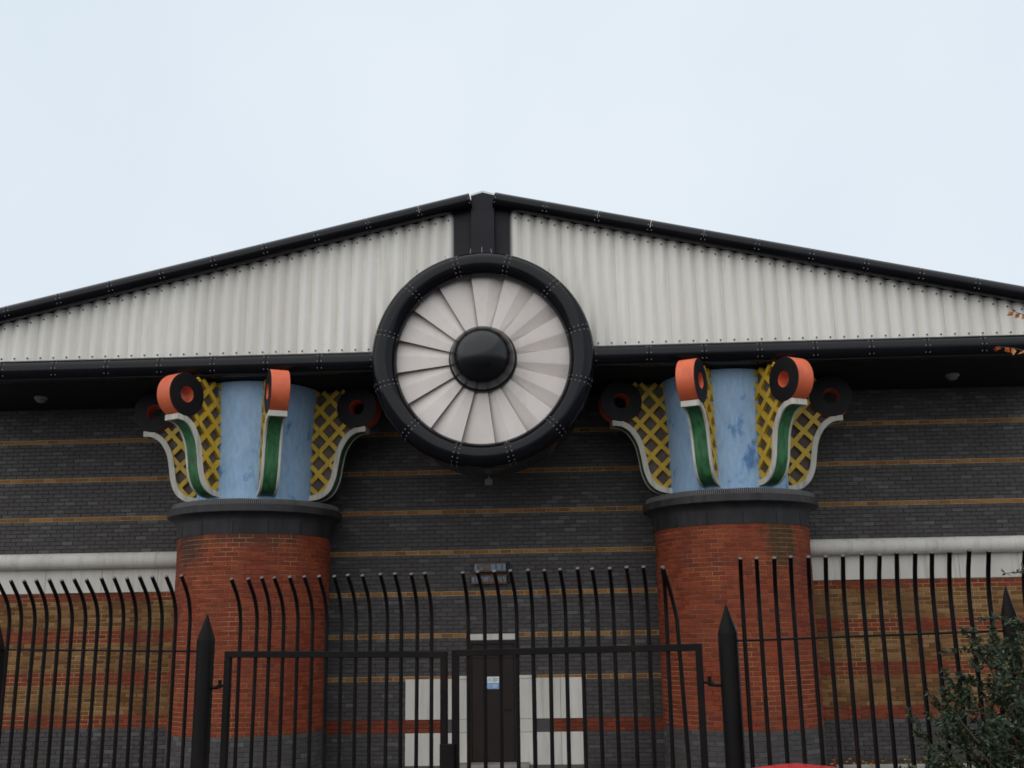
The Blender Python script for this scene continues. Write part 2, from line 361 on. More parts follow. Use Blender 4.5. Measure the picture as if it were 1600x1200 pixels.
h = MB(); h.tube([(0.28,-0.015,1.05),(0.28,-0.07,1.05),(0.17,-0.07,1.05)], 0.011, 8); h.build('handle', 'charcoal', door, smooth=True)
# ---- columns
NB = 38
def col_bricks(cx, parent, zlist, matname, want):
    """bricks of a round shaft; the front ones are single objects, the rest one joined part"""
    geo_cache = {}
    rest = MB(); n = 0
    da = 2*pi/NB; hj = 0.004/RC
    def arc(a0, a1, h, c=0.005):
        vs = []; fs = []
        R = RC
        sub = [a0, (a0+a1)/2, a1]
        for rr, zz in ((R-0.014, 0), (R-c, 0), (R, c), (R, h-c), (R-c, h), (R-0.014, h)):
            for k, a in enumerate(sub):
                aa = a if rr < R else a + (c/R if k == 0 else (-c/R if k == 2 else 0))
                vs.append((rr*sin(aa), -rr*cos(aa), zz))
        for i in range(5):
            for k in range(2): fs.append((i*3+k, i*3+k+1, (i+1)*3+k+1, (i+1)*3+k))
        fs.append((1*3, 2*3, 3*3, 4*3)); fs.append((4*3+2, 3*3+2, 2*3+2, 1*3+2))
        fs.append((0, 3, 12, 15)); fs.append((17, 14, 5, 2))
        return vs, fs
    for (i, z0, h, mt) in zlist:
        if mt != matname: continue
        for k in range(NB):
            a = -pi + (k + (0.5 if i % 2 else 0))*da
            am = a+da/2
            if abs((am+pi) % (2*pi)-pi) > radians(134): continue
            if abs(am) < radians(62) and 9 <= i < 29 and n < 300:
                if 'me' not in geo_cache:
                    vs, fs = arc(-da/2+hj, da/2-hj, h-0.008)
                    me = bpy.data.meshes.new('brick'); me.from_pydata(vs, [], fs); me.materials.append(M[matname]); me.update(); geo_cache['me'] = me
                o = link('brick', geo_cache['me'], parent); o.location = (cx, YC, z0+0.004); o.rotation_euler = (0, 0, am); n += 1
            else:
                vs, fs = arc(a+hj, a+da-hj, h-0.008)
                j = random.uniform(-0.002, 0.002)
                rest.add([(cx+x*(1+j), YC+y*(1+j), z+z0+0.004) for x, y, z in vs], fs)
    if rest.v: rest.build('red_bricks' if matname == 'brick_col' else 'dark_bricks', matname, parent, kind='stuff')
ZB, ZT = 0.778, 4.343
hcol = (ZT-ZB)/43
zl = [(i, i*ZB/9, ZB/9, 'brick_dark') for i in range(9)] + [(9+i, ZB+i*hcol, hcol, 'brick_col') for i in range(43)]

def catmull(P, n=8):
    out = []
    for i in range(len(P)-1):
        p0, p1, p2, p3 = P[max(i-1,0)], P[i], P[i+1], P[min(i+2,len(P)-1)]
        for k in range(n):
            t = k/n
            out.append(tuple(0.5*((2*p1[d])+(-p0[d]+p2[d])*t+(2*p0[d]-5*p1[d]+4*p2[d]-p3[d])*t*t+(-p0[d]+3*p1[d]-3*p2[d]+p3[d])*t**3) for d in (0,1)))
    out.append(tuple(P[-1])); return out
SC = catmull([(1.12,0.0),(1.36,0.04),(1.55,0.18),(1.66,0.42),(1.71,0.70),(1.77,0.97),(1.90,1.20),(2.06,1.315),(2.22,1.335)], 6)
VR, VZ, VRAD = 2.06, 1.825, 0.408
TH = 0.155
def inside(poly, x, y):
    c = False; n = len(poly); j = n-1
    for i in range(n):
        xi, yi = poly[i]; xj, yj = poly[j]
        if (yi > y) != (yj > y) and x < (xj-xi)*(y-yi)/(yj-yi)+xi: c = not c
        j = i
    return c
OUT = None
def inset_curve(C, d):
    res = []
    for i, p in enumerate(C):
        a, b = C[max(i-1,0)], C[min(i+1,len(C)-1)]
        tx, ty = b[0]-a[0], b[1]-a[1]; L = sqrt(tx*tx+ty*ty)
        res.append((p[0]-ty/L*d, p[1]+tx/L*d))
    return res
OUT = inset_curve(SC, 0.06) + [(2.15,1.45),(2.06,1.9),(1.86,2.19),(1.10,2.19)]
def keep(x, y): return inside(OUT, x, y) and x > 1.13 and (x-VR)**2+(y-VZ)**2 > 0.27**2
def build_capital(cx, angs, parent):
    z0 = 5.06
    def T(r, t, z, a): return (cx + r*sin(a) + t*cos(a), YC - r*cos(a) + t*sin(a), z0+z)
    for adeg in angs:
        a = radians(adeg)
        # inner body of the bracket
        ins = inset_curve(SC, 0.05)
        poly = ins + [(2.16,1.44)] + [(VR+0.26*cos(q), VZ+0.26*sin(q)) for q in [radians(-75-15*k) for k in range(13)]] + [(1.84,2.18),(1.10,2.18)]
        b = MB(); n = len(poly); t = TH-0.085
        from mathutils.geometry import tessellate_polygon
        tri = tessellate_polygon([[Vector((p[0],p[1],0)) for p in poly]])
        for s in (-1, 1): b.add([T(p[0], s*t, p[1], a) for p in poly], [tuple(q) for q in tri])
        b.build('bracket_core', 'core', parent)
        # yellow lattice on both sides
        for s in (-1, 1):
            b = MB(); pitch = 0.292; hw = 0.043; L45 = sqrt(0.5)
            oy = 0.10
            for fam in (1, -1):
                d = (L45, fam*L45*1.06); nrm = (-d[1], d[0]); q = sqrt(d[0]**2+d[1]**2); d = (d[0]/q, d[1]/q); nrm = (-d[1], d[0])
                for k in range(-14, 15):
                    base = (1.30+nrm[0]*pitch*k, oy+nrm[1]*pitch*k)
                    run = None; step = 0.02
                    for i in range(-220, 221):
                        u = i*step; P = (base[0]+d[0]*u, base[1]+d[1]*u)
                        ok = keep(*P)
                        if ok and run is None: run = u
                        if (not ok or i == 220) and run is not None:
                            if u-run > 0.06:
                                A = (base[0]+d[0]*run, base[1]+d[1]*run); E = (base[0]+d[0]*(u-step), base[1]+d[1]*(u-step))
                                dep = 0.0015*fam
                                c = [(A[0]-nrm[0]*hw, A[1]-nrm[1]*hw),(E[0]-nrm[0]*hw, E[1]-nrm[1]*hw),(E[0]+nrm[0]*hw, E[1]+nrm[1]*hw),(A[0]+nrm[0]*hw, A[1]+nrm[1]*hw)]
                                b.add([T(x, s*(TH-0.012+dep), z, a) for x, z in c]+[T(x, s*(TH-0.083), z, a) for x, z in c],
                                      [(0,1,2,3),(7,6,5,4),(0,4,5,1),(1,5,6,2),(2,6,7,3),(3,7,4,0)])
                            run = None
            b.build('yellow_lattice', 'yellow', parent)
        # white edging on both sides and lip end
        i2 = inset_curve(SC, 0.105)
        for s in (-1, 1):
            b = MB(); rings = []
            for P, Q in zip(SC, i2): rings.append([T(P[0], s*(TH-0.022), P[1], a), T(P[0], s*(TH+0.012), P[1], a), T(Q[0], s*(TH+0.012), Q[1], a), T(Q[0], s*(TH-0.09), Q[1], a)])
            b.loft(rings, True, (True, True)); b.build('white_edging', 'trim', parent, smooth=True)
        b = MB()
        e = SC[-1]; c = [(e[0]-0.02, e[1]-0.004),(e[0]+0.03, e[1]-0.002),(e[0]+0.03, e[1]+0.105),(e[0]-0.02, e[1]+0.105)]
        b.add([T(x, -TH-0.014, z, a) for x, z in c]+[T(x, TH+0.014, z, a) for x, z in c], [(0,1,2,3),(7,6,5,4),(0,4,5,1),(1,5,6,2),(2,6,7,3),(3,7,4,0)])
        b.build('bracket_lip', 'trim', parent, bevel=0.006)
        # green face
        g1 = inset_curve(SC, 0.012); b = MB()
        b.loft([[T(P[0], -TH+0.018+t*(2*TH-0.036)/4, P[1], a) for t in range(5)] for P in g1[:-1]], False)
        b.build('green_face', 'green', parent, smooth=True)
        # volute
        b = MB(); n = 40; hw = TH+0.02
        def ring(r, t): return [T(VR+r*cos(2*pi*j/n), t, VZ+r*sin(2*pi*j/n), a) for j in range(n)]
        b.cur = 0; b.loft([ring(VRAD, -hw+0.008), ring(VRAD, hw-0.008)])
        b.cur = 1; b.loft([ring(VRAD-0.008, -hw), ring(VRAD, -hw+0.008)]); b.loft([ring(VRAD, hw-0.008), ring(VRAD-0.008, hw)])
        b.cur = 1; b.loft([ring(0.15, -hw), ring(VRAD-0.008, -hw)]); b.loft([ring(VRAD-0.008, hw), ring(0.15, hw)])
        b.cur = 0; b.loft([ring(0.15, hw), ring(0.145, hw-0.02), ring(0.145, -hw+0.02), ring(0.15, -hw)])
        b.build('volute', ['volute_red','volute_black'], parent, smooth=True)
for sx, fins in ((-1, (-84,-29,24,84)), (1, (-84,-24,28,84))):
    cx = sx*XC
    b = MB(); b.lathe([(RC-0.009, 0), (RC-0.009, 4.345)], (cx, YC, 0), 96)
    colm = b.build('column', 'mortar_buff', B, smooth=True)
    b = MB(); b.lathe([(RC-0.008, 0), (RC-0.008, ZB)], (cx, YC, 0), 96); b.build('base_mortar', 'mortar', colm, smooth=True)
    col_bricks(cx, colm, zl, 'brick_dark', 0)
    col_bricks(cx, colm, zl, 'brick_col', 300)
    # collar with overhanging rim
    b = MB(); b.lathe([(RC+0.006,0),(RC+0.012,0.02),(RC+0.016,0.25),(RC+0.03,0.30),(RC+0.07,0.345),(RC+0.14,0.375),(RC+0.20,0.385),(RC+0.21,0.395),(RC+0.21,0.51),(RC+0.19,0.525),(1.5,0.54),(1.05,0.54)], (cx, YC, 4.343), 128)
    capi = b.build('capital', 'collar', B, smooth=True)
    b = MB()
    for k in range(7):
        a = radians(-75+25*k); r = RC+0.0145
        b.add([(cx+(r+d)*sin(a+e), YC-(r+d)*cos(a+e), z) for z in (4.35, 4.58) for d in (0, 0.004) for e in (-0.004, 0.004)], [(2,3,7,6),(0,2,6,4),(3,1,5,7)])
    b.build('collar_joints', 'soffit', capi, kind='stuff')
    b = MB()
    for k in range(190):
        a = radians(-125 + 250*k/189)
        for rr0, rr1 in ((1.50, 1.60),):
            da = 0.0058
            c = [(rr0, a-da), (rr1, a-da), (rr1, a+da), (rr0, a+da)]
            b.add([(cx+r*sin(q), YC-r*cos(q), 4.872) for r, q in c]+[(cx+r*sin(q), YC-r*cos(q), 4.985-(0.02 if r > 1.55 else 0)) for r, q in c],
                  [(4,5,6,7),(0,1,5,4),(1,2,6,5),(2,3,7,6),(3,0,4,7)])
    b.build('drain_grating', 'grating', capi)
    b = MB(); b.lathe([(1.495,4.86),(1.495,4.968),(1.2,4.975)], (cx, YC, 0), 96); b.build('gutter_lining', 'soffit', capi, smooth=True)
    b = MB(); b.lathe([(1.155,0.0),(1.15,0.1),(1.155,1.2),(1.19,1.9),(1.22,2.225)], (cx, YC, 4.95), 96)
    b.v = [(x, y, z if z < 7 else z+0.1) for x, y, z in b.v]
    b.build('blue_drum', 'blue', capi, smooth=True)
    build_capital(cx, fins, capi)

# ---- overhanging gable
ZA, SL = 10.908, 0.2262
YG = -2.30
def roofz(x): return ZA-SL*abs(x)
b = MB(); b.box(-HALF, HALF, -2.62, -0.001, 7.30, 7.36); b.build('soffit', 'soffit', B)
# roof slabs
for sx in (-1, 1):
    b = MB(); x0, x1 = 0, sx*(HALF+0.3)
    P = [(x0, roofz(x0)-0.10), (x1, roofz(x1)-0.10), (x1, roofz(x1)-0.22), (x0, roofz(x0)-0.22)]
    b.add([(x, -2.42, z) for x, z in P]+[(x, 18.3, z) for x, z in P], [(0,1,2,3),(7,6,5,4),(0,4,5,1),(1,5,6,2),(2,6,7,3),(3,7,4,0)])
    b.build('roof', 'roof', B)
# corrugated sheets with fixings
PER = 0.255
def prof(x):
    ph = (x/PER) % 1.0
    t = 0.5-0.5*cos(2*pi*ph)
    return 0.085*t**0.55
for sx, xs in ((-1, 0.55), (1, 0.50)):
    x = xs
    while x < HALF:
        x1 = min(x+4*PER, HALF); n = 64
        b = MB(); lo = []; hi = []
        for k in range(n+1):
            xx = sx*(x+(x1-x)*k/n); y = YG - prof(abs(xx)-xs) - (0.003 if k == 0 else 0)
            lo.append((xx, y, 7.45)); hi.append((xx, y, roofz(xx)-0.275))
        b.loft([lo, hi], False)
        sh = b.build('corrugated_sheet', 'white_sheet', B, smooth=True)
        b = MB()
        for k in range(4):
            xx = x+(k+0.5)*PER
            if xx > x1: continue
            for z in (7.79, roofz(xx)-0.40):
                b.box(sx*xx-0.013, sx*xx+0.013, YG-0.10, YG-0.08, z-0.014, z+0.014)
        if b.v: b.build('screws', 'screw', sh, kind='stuff')
        x = x1
# charcoal centre panels and ridge box
boxo('centre_panel', -0.57, -0.226, -2.40, -2.26, 8.9, roofz(0.4)-0.2, 'charcoal', B, 0.004)
boxo('centre_panel', 0.226, 0.515, -2.40, -2.26, 8.9, roofz(0.4)-0.2, 'charcoal', B, 0.004)
b = MB(); P = [(-0.224,8.9),(0.224,8.9),(0.224,roofz(0.22)-0.045),(0,roofz(0)-0.03),(-0.224,roofz(0.22)-0.045)]
b.add([(x,-2.50,z) for x, z in P]+[(x,-2.2,z) for x, z in P], [(0,1,2,3,4),(0,5,6,1),(1,6,7,2),(2,7,8,3),(3,8,9,4),(4,9,5,0)])
b.build('ridge_mullion', 'charcoal', B)
b = MB(); P = [(-0.235,roofz(0.22)-0.05),(0,roofz(0)-0.03),(0.235,roofz(0.22)-0.05),(0.235,roofz(0.22)+0.012),(0,roofz(0)+0.035),(-0.235,roofz(0.22)+0.012)]
b.add([(x,-2.44,z) for x, z in P]+[(x,-1.2,z) for x, z in P], [(0,1,2,3,4,5),(5,4,10,11),(4,3,9,10),(3,2,8,9),(0,5,11,6),(2,1,7,8),(1,0,6,7)])
b.build('ridge_cap', 'signwhite', B)
# black tubes along verge and eaves, in riveted lengths
def rivet_rows(b, c, ax, u, v, r, offs, n=9, a0=-0.2, a1=1.4, sz=0.0085):
    for o_ in offs:
        for k in range(n):
            a = pi*(a0+(a1-a0)*k/(n-1)); nn = u*cos(a)+v*sin(a)
            p = c+ax*o_+nn*(r+0.001); q1 = ax*sz; q2 = ax.cross(nn)*sz; q3 = nn*sz*0.8
            b.add([p-q1-q2, p+q1-q2, p+q1+q2, p-q1+q2, p+q3], [(0,1,4),(1,2,4),(2,3,4),(3,0,4)])
def tube_run(name, P0, P1, r, seg):
    P0, P1 = Vector(P0), Vector(P1); L = (P1-P0).length; ax = (P1-P0).normalized()
    v = Vector((0,0,1)); v = (v-ax*v.dot(ax)).normalized(); u = Vector((0,-1,0))
    n = max(1, round(L/seg))
    for k in range(n):
        A = P0+ax*(L*k/n+0.003); E_ = P0+ax*(L*(k+1)/n-0.003)
        b = MB(); b.tube([A, A+ax*0.004, E_-ax*0.004, E_], [r-0.004, r, r, r-0.004], 32)
        o = b.build(name, 'black', B, smooth=True)
        b = MB(); rivet_rows(b, E_, ax, u, v, r, (-0.035,)); rivet_rows(b, A, ax, u, v, r, (0.035,)); b.build('rivets', 'rivet', o, kind='stuff')
rv = 0.152
for sx in (-1, 1):
    dz = rv*sqrt(1+SL*SL)
    tube_run('verge_tube', (sx*0.225, -2.52, roofz(0.225)-dz), (sx*HALF, -2.52, roofz(HALF)-dz), rv, 1.07)
    tube_run('eaves_tube', (sx*2.06, -2.52, 7.495), (sx*HALF, -2.52, 7.495), 0.205, 1.05)
    # dark board behind the verge tube
    b = MB(); P = [(0.3, roofz(0.3)-0.10), (HALF, roofz(HALF)-0.10), (HALF, roofz(HALF)-0.5), (0.3, roofz(0.3)-0.5)]
    b.add([(sx*x,-2.27,z) for x, z in P]+[(sx*x,-2.2,z) for x, z in P], [(0,1,2,3),(7,6,5,4),(0,4,5,1),(1,5,6,2),(2,6,7,3),(3,7,4,0)])
    b.build('verge_board', 'soffit', B)
# ---- round fan
ZF = 7.438
b = MB(); b.lathey([(1.72,-2.80),(1.68,-2.72),(1.68,-2.36),(0.0,-2.36)], (0,0,ZF)); fan = b.build('fan_roundel', 'black', B, smooth=True)
b = MB(); b.lathey([(1.99,-2.78),(2.0,-2.6),(2.0,-1.45),(1.9,-1.4),(0.0,-1.4)], (0,0,ZF)); b.build('fan_casing', 'black', fan, smooth=True)
RM, Rm, YR = 1.835, 0.235, -2.80
for k in range(12):
    a0, a1 = radians(15+30*k)+0.002, radians(45+30*k)-0.002
    b = MB(); rings = []
    for i in range(13):
        a = a0+(a1-a0)*i/12
        rm = Rm-0.003 if i in (0, 12) else Rm
        rings.append([((RM+rm*cos(t))*cos(a), YR+rm*sin(t), ZF+(RM+rm*cos(t))*sin(a)) for t in [2*pi*j/36 for j in range(36)]])
    b.loft(rings, True, (True, True)); b.build('ring_segment', 'black', fan, smooth=True)
    b = MB()
    for aa in (a0+0.022, a1-0.022):
        tang = Vector((-sin(aa), 0, cos(aa))); u = Vector((cos(aa),0,sin(aa))); v = Vector((0,-1,0))
        rivet_rows(b, Vector((RM*cos(aa), YR, ZF+RM*sin(aa))), tang, u, v, Rm, (0,), 9, 0.0, 0.95)
    b.build('rivets', 'rivet', fan, kind='stuff')
for k in range(16):
    a = radians(7.4+22.5*k); b = MB(); YB = -2.73
    ang = (a, a-radians(12.0), a-radians(24.2)); dep = (0.0, 0.02, 0.165)
    v = []
    for r in (0.52, 1.70):
        for q, d in zip(ang, dep): v.append((r*cos(q), YB+d*(0.25+0.75*r/1.7), ZF+r*sin(q)))
    n = len(v); v += [(x, y+0.010, z) for x, y, z in v]
    f = [(0,1,4,3),(1,2,5,4),(9,10,7,6),(10,11,8,7),(0,3,9,6),(2,8,11,5),(3,4,10,9),(4,5,11,10)]
    # folded lip along the leading edge
    b.add(v, f); q = a-radians(0.3)
    b.add([(0.52*cos(a),YB+0.001,ZF+0.52*sin(a)),(1.70*cos(a),YB+0.001,ZF+1.70*sin(a)),(1.70*cos(q),YB+0.07,ZF+1.70*sin(q)),(0.52*cos(q),YB+0.04,ZF+0.52*sin(q))], [(0,1,2,3)])
    b.build('fan_blade', 'blade', fan)
b = MB(); hp = [(0.635,-2.55),(0.635,-2.78),(0.625,-2.81)]
hp += [(0.60*cos(t), -2.83-0.57*sin(t)) for t in [k*pi/2/20 for k in range(21)]]
b.lathey(hp, (0,0,ZF), 64); b.build('hub', 'hubgloss', fan, smooth=True)
b = MB()
for (x, z0, z1, lean) in ((-0.22,9.5,9.60,0.01),(0.0,9.5,9.63,0),(0.19,9.5,9.59,-0.02),(-1.2,9.1,9.22,-0.03),(-1.26,9.06,9.2,0.02),(1.25,9.05,9.17,0.03),(-0.68,9.36,9.48,-0.02)):
    b.tube([(x, -2.8, z0), (x+lean, -2.8, z1)], 0.006, 5)
b.build('bird_spikes', 'rivet', fan, kind='stuff')

# ================================================================== fittings on the building
t = thing('safety_notice', 'small white and blue notice fixed on the dark brown door', 'sign', (-0.04, -0.03, 1.43))
boxo('plate', -0.125, 0.125, 0.008, 0.016, 0, 0.235, 'signwhite', t, 0.002)
b = MB(); b.box(-0.12, 0.12, 0.004, 0.0078, 0.005, 0.115); b.build('blue_field', 'signblue', t)
b = MB()
def tri(cx, cz, s, th):
    P = [(cx-s, cz-s*0.6), (cx+s, cz-s*0.6), (cx, cz+s)]; Q = [(cx-s*th, cz-s*0.6+s*(1-th)*0.45), (cx+s*th, cz-s*0.6+s*(1-th)*0.45), (cx, cz+s*th)]
    b.add([(x, 0.0065, z) for x, z in P+Q], [(0,1,4,3),(1,2,5,4),(2,0,3,5)])
tri(-0.075, 0.175, 0.04, 0.72)
b.box(-0.078, -0.072, 0.0066, 0.0072, 0.165, 0.19)
for z, x1 in ((0.205,0.10),(0.185,0.08),(0.165,0.09),(0.145,0.06)): b.box(-0.015, x1, 0.0068, 0.0076, z-0.004, z+0.004)
b.build('warning_print', 'signdark', t)
b = MB()
b.add([(-0.075+0.032*cos(2*pi*k/20), 0.0028, 0.06+0.032*sin(2*pi*k/20)) for k in range(20)]+[(-0.075+0.026*cos(2*pi*k/20), 0.0028, 0.06+0.026*sin(2*pi*k/20)) for k in range(20)], [(k,(k+1)%20,20+(k+1)%20,20+k) for k in range(20)])
for z, x1 in ((0.085,0.095),(0.065,0.075),(0.045,0.085),(0.025,0.06)): b.box(-0.02, x1, 0.002, 0.0036, z-0.004, z+0.004)
b.build('blue_field_print', 'signwhite', t)
def louvre(loc, lab, x0, x1, h):
    t = thing('wall_box', lab, 'wall box', loc)
    boxo('casing', x0, x1, -0.10, -0.003, 0, h, 'oldblue', t, 0.008)
    b = MB(); b.box(x0-0.015, x1+0.015, -0.115, -0.003, h+0.0005, h+0.02); b.box(x0-0.015, x1+0.015, -0.115, -0.003, -0.022, -0.0005); b.build('rusty_flange', 'rust', t, bevel=0.003)
    boxo('end_bracket', x1+0.016, x1+0.075, -0.07, -0.003, -0.01, h+0.03, 'charcoal', t)
    b = MB()
    for k in range(5): x = x0+0.08+(x1-x0-0.16)*k/4; b.box(x-0.012, x+0.012, -0.107, -0.0995, 0.02, h-0.02)
    b.build('front_clips', 'rust', t, kind='stuff')
louvre((0,0,3.73), 'upper of two rusty pale blue wall boxes above the door', -0.40, 0.24, 0.14)
louvre((0,0,3.49), 'lower of two rusty pale blue wall boxes above the door', -0.46, 0.25, 0.125)
t = thing('floodlight', 'small grey floodlight under the round fan casing', 'lamp', (0.0, -1.42, 5.37))
boxo('lamp_body', -0.07, 0.07, -0.06, 0.07, -0.09, 0.02, 'lampgrey', t, 0.012)
boxo('lens', -0.058, 0.058, -0.066, -0.0605, -0.08, 0.005, 'lampglass', t, 0)
boxo('bracket', -0.02, 0.02, -0.02, 0.02, 0.02, 0.10, 'lampgrey', t, 0)
for sx, lab in ((-1, 'small bulkhead lamp under the dark soffit left of the left column'), (1, 'small bulkhead lamp under the dark soffit right of the right column')):
    t = thing('bulkhead_lamp', lab, 'lamp', (sx*9.1, -1.2, 7.2995), 0, 'bulkhead lamps under the soffit')
    b = MB(); b.lathe([(0.0,0),(0.13,-0.001),(0.13,-0.035),(0.115,-0.05)], (0,0,0), 24); b.build('lamp_base', 'lampgrey', t, smooth=True)
    b = MB(); b.lathe([(0.112,-0.05),(0.10,-0.085),(0.06,-0.115),(0.0,-0.125)], (0,0,0), 24); b.build('lamp_lens', 'lampglass', t, smooth=True)

# ================================================================== fence and gates
FA = -0.176; FO = Vector((-1.918, -12.039, 0)); FD = Vector((cos(FA), sin(FA), 0))
def fpos(s): return FO+FD*s
def bar_mesh(ztop, zb=0.10, bend=0.21, r=0.0175, lean=0.0):
    b = MB(); pts = [(0,0,zb),(0,0,1.2),(0,0,ztop-0.42)]; n = 8
    for k in range(1, n+1):
        t = k/n; ph = t*radians(46); Rr = 0.44
        pts.append((lean*t, -Rr*(1-cos(ph)), ztop-0.42+Rr*sin(ph)*1.02))
    d = (Vector(pts[-1])-Vector(pts[-2])).normalized()
    e = Vector(pts[-1]); k = (ztop-e.z)/max(d.z, 0.2)
    pts.append(tuple(e+d*k*0.9))
    b.tube(pts, r, 8, (True, False))
    rr = b.v[-8:]; b.cur = 1; b.add(rr, [tuple(range(8))])
    me = bpy.data.meshes.new('bar'); me.from_pydata(b.v, [], b.f); me.materials.append(M['fence']); me.materials.append(M['barend'])
    me.polygons.foreach_set('material_index', b.mi); me.polygons.foreach_set('use_smooth', [m == 0 for m in b.mi]); me.update(); return me
def post_geo(b, x, ztip, r=0.082):
    n = 10
    def ring(rr, z): return [(x+rr*cos(2*pi*j/n), rr*sin(2*pi*j/n), z) for j in range(n)]
    b.loft([ring(r,0), ring(r, ztip-0.235), ring(r*0.97, ztip-0.215), ring(0.006, ztip)], True, (False, True))
def fence(name, label, s0, bays, B_, zr, ztop, posts):
    p = fpos(s0); t = thing(name, label, 'fence', (p.x, p.y, 0), FA)
    me = bar_mesh(ztop)
    for k in range(bays*16+1):
        if k % 16 == 0: continue
        o = link('bar', me, t); o.location = (k*B_/16, 0, random.uniform(-0.008, 0.008))
        o.rotation_euler = (random.uniform(-0.004,0.004), random.uniform(-0.003,0.003), random.uniform(-0.05,0.05))
    for z0_, z1_ in (zr, (0.2, 0.2)):
        b = MB(); L = bays*B_; b.tube([(0, 0, z0_), (L, 0, z1_)], 0.009 if z0_ > 1 else 0.018, 8); b.build('rail', 'fence', t, smooth=True)
    for x, zt, pr in posts:
        b = MB(); post_geo(b, x, zt, pr); b.build('post', 'fence', t, smooth=True)
BAY, GW = 2.138, 4.671
fence('railing_fence', 'black railing with outward-curved bars, left of the double gate', -2*BAY, 2, BAY, (2.41, 2.325), 3.0, ((0,2.50,0.07),(BAY+0.02,2.60,0.07),(2*BAY+0.04,2.65,0.08)))
fence('railing_fence', 'black railing with outward-curved bars behind the green shrub, right of the gate', GW, 2, BAY, (2.35, 2.45), 3.01, ((0,2.64,0.08),(BAY,2.735,0.058),(2*BAY,2.80,0.058)))
def gate(label, s0, s1, zl, zr, ztop, hinge_left):
    p = fpos(s0); L = s1-s0; t = thing('gate_leaf', label, 'gate', (p.x, p.y, 0), FA)
    w = 0.056
    def zt(x): return zl+(zr-zl)*x/L
    b = MB(); b.add([(x, y, zt(x)+dz) for x in (0, L) for y in (-0.028, 0.028) for dz in (-w, 0)], [(0,1,3,2),(4,6,7,5),(0,4,5,1),(2,3,7,6),(1,5,7,3),(0,2,6,4)])
    b.build('top_rail', 'fence', t, bevel=0.004)
    for x in (0, L-w):
        b = MB(); b.box(x, x+w, -0.0275, 0.0275, 0.08, zt(x)-w-0.001); b.build('stile', 'fence', t, bevel=0.004)
    b = MB(); b.box(w+0.001, L-w-0.001, -0.027, 0.027, 0.08, 0.136); b.build('bottom_rail', 'fence', t)
    me = bar_mesh(ztop, 0.12)
    for k in range(14):
        x = w+(L-2*w)*(k+0.62)/14.24
        o = link('bar', me if not (k == 13 and not hinge_left) else bar_mesh(ztop-0.01, 0.12), t); o.location = (x, 0, random.uniform(-0.006, 0.006))
        o.rotation_euler = (random.uniform(-0.004,0.004), random.uniform(-0.004,0.004), random.uniform(-0.05,0.05))
        if k == 13 and not hinge_left:      # last bar is bent over to the left above the rail
            m2 = o.data
            for v in m2.vertices:
                if v.co.z > zt(x)-0.06: v.co.x -= (v.co.z-zt(x)+0.06)*0.16
    for z in (2.02, 0.5):
        b = MB(); hx = 0 if hinge_left else L; d = -1 if hinge_left else 1
        b.tube([(hx-d*0.01, 0, z+0.012), (hx+d*0.08, 0, z)], 0.013, 8); b.tube([(hx+d*0.045, 0, z-0.02), (hx+d*0.045, 0, z+0.055)], 0.016, 8); b.tube([(hx+d*0.06, 0, z-0.01), (hx+d*0.155, 0, z-0.015)], 0.014, 8)
        b.build('hinge', 'fence', t, smooth=True)
    return t
gate('left black gate leaf with curved bars and square top rail', 0.24, 2.305, 2.325, 2.30, 2.96, True)
t = gate('right black gate leaf with its last bar bent sideways', 2.35, 4.46, 2.31, 2.335, 2.96, False)
p = fpos(2.32)
t = thing('gate_lock', 'black box lock and rusty padlock where the two gate leaves meet', 'lock', (p.x, p.y, 1.40), FA)
boxo('lock_box', -0.062, 0.062, -0.075, -0.03, -0.05, 0.15, 'fence', t, 0.006)
b = MB(); b.tube([(-0.02,-0.08,-0.05),(-0.02,-0.08,-0.09),(0.0,-0.08,-0.105),(0.02,-0.08,-0.09),(0.02,-0.08,-0.05)], 0.006, 6); b.build('shackle', 'rivet', t, smooth=True)
boxo('padlock_body', -0.03, 0.03, -0.095, -0.065, -0.16, -0.10, 'rust', t, 0.006)

# ================================================================== red car (only its roof rises into view)
t = thing('parked_car', 'bright red car, only its roof showing at the bottom edge before the gate', 'car', (2.80, -15.05, 0))
LC, WC = 3.9, 1.66
def sect(y, halfw, zlo, zhi, crown, n=12):
    return None
prof_top = [(-1.95,0.55,0.70),(-1.90,0.95,0.78),(-1.78,1.02,0.80),(1.2,0.98,0.80),(1.75,0.88,0.76),(1.95,0.60,0.66)]
b = MB(); rings = []
for y, zt_, hw in prof_top:
    rings.append([(-hw*0.92,y,0.20),(-hw,y,0.34),(-hw,y,zt_*0.72),(-hw*0.95,y,zt_*0.95),(-hw*0.8,y,zt_),(0,y,zt_+0.02),(hw*0.8,y,zt_),(hw*0.95,y,zt_*0.95),(hw,y,zt_*0.72),(hw,y,0.34),(hw*0.92,y,0.20)])
b.loft(rings, True, (True, True)); b.build('body', 'carred', t, smooth=True, bevel=0.02)
def cab(y, hw, z): z += 0.012; return [(-hw,y,z-0.19),(-hw*0.96,y,z-0.13),(-hw*0.75,y,z-0.07),(-hw*0.4,y,z-0.022),(0,y,z),(hw*0.4,y,z-0.022),(hw*0.75,y,z-0.07),(hw*0.96,y,z-0.13),(hw,y,z-0.19)]
b = MB(); b.loft([cab(-1.72,0.50,1.50),cab(-1.55,0.54,1.555),cab(-0.6,0.56,1.60),(cab(0.4,0.55,1.595)),(cab(0.75,0.52,1.555))], False); b.build('roof', 'carred', t, smooth=True)
b = MB(); b.add([(-0.5,-1.72,1.38),(0.5,-1.72,1.38),(0.70,-1.88,0.98),(-0.70,-1.88,0.98)], [(0,3,2,1)]); b.build('rear_window', 'carglass', t)
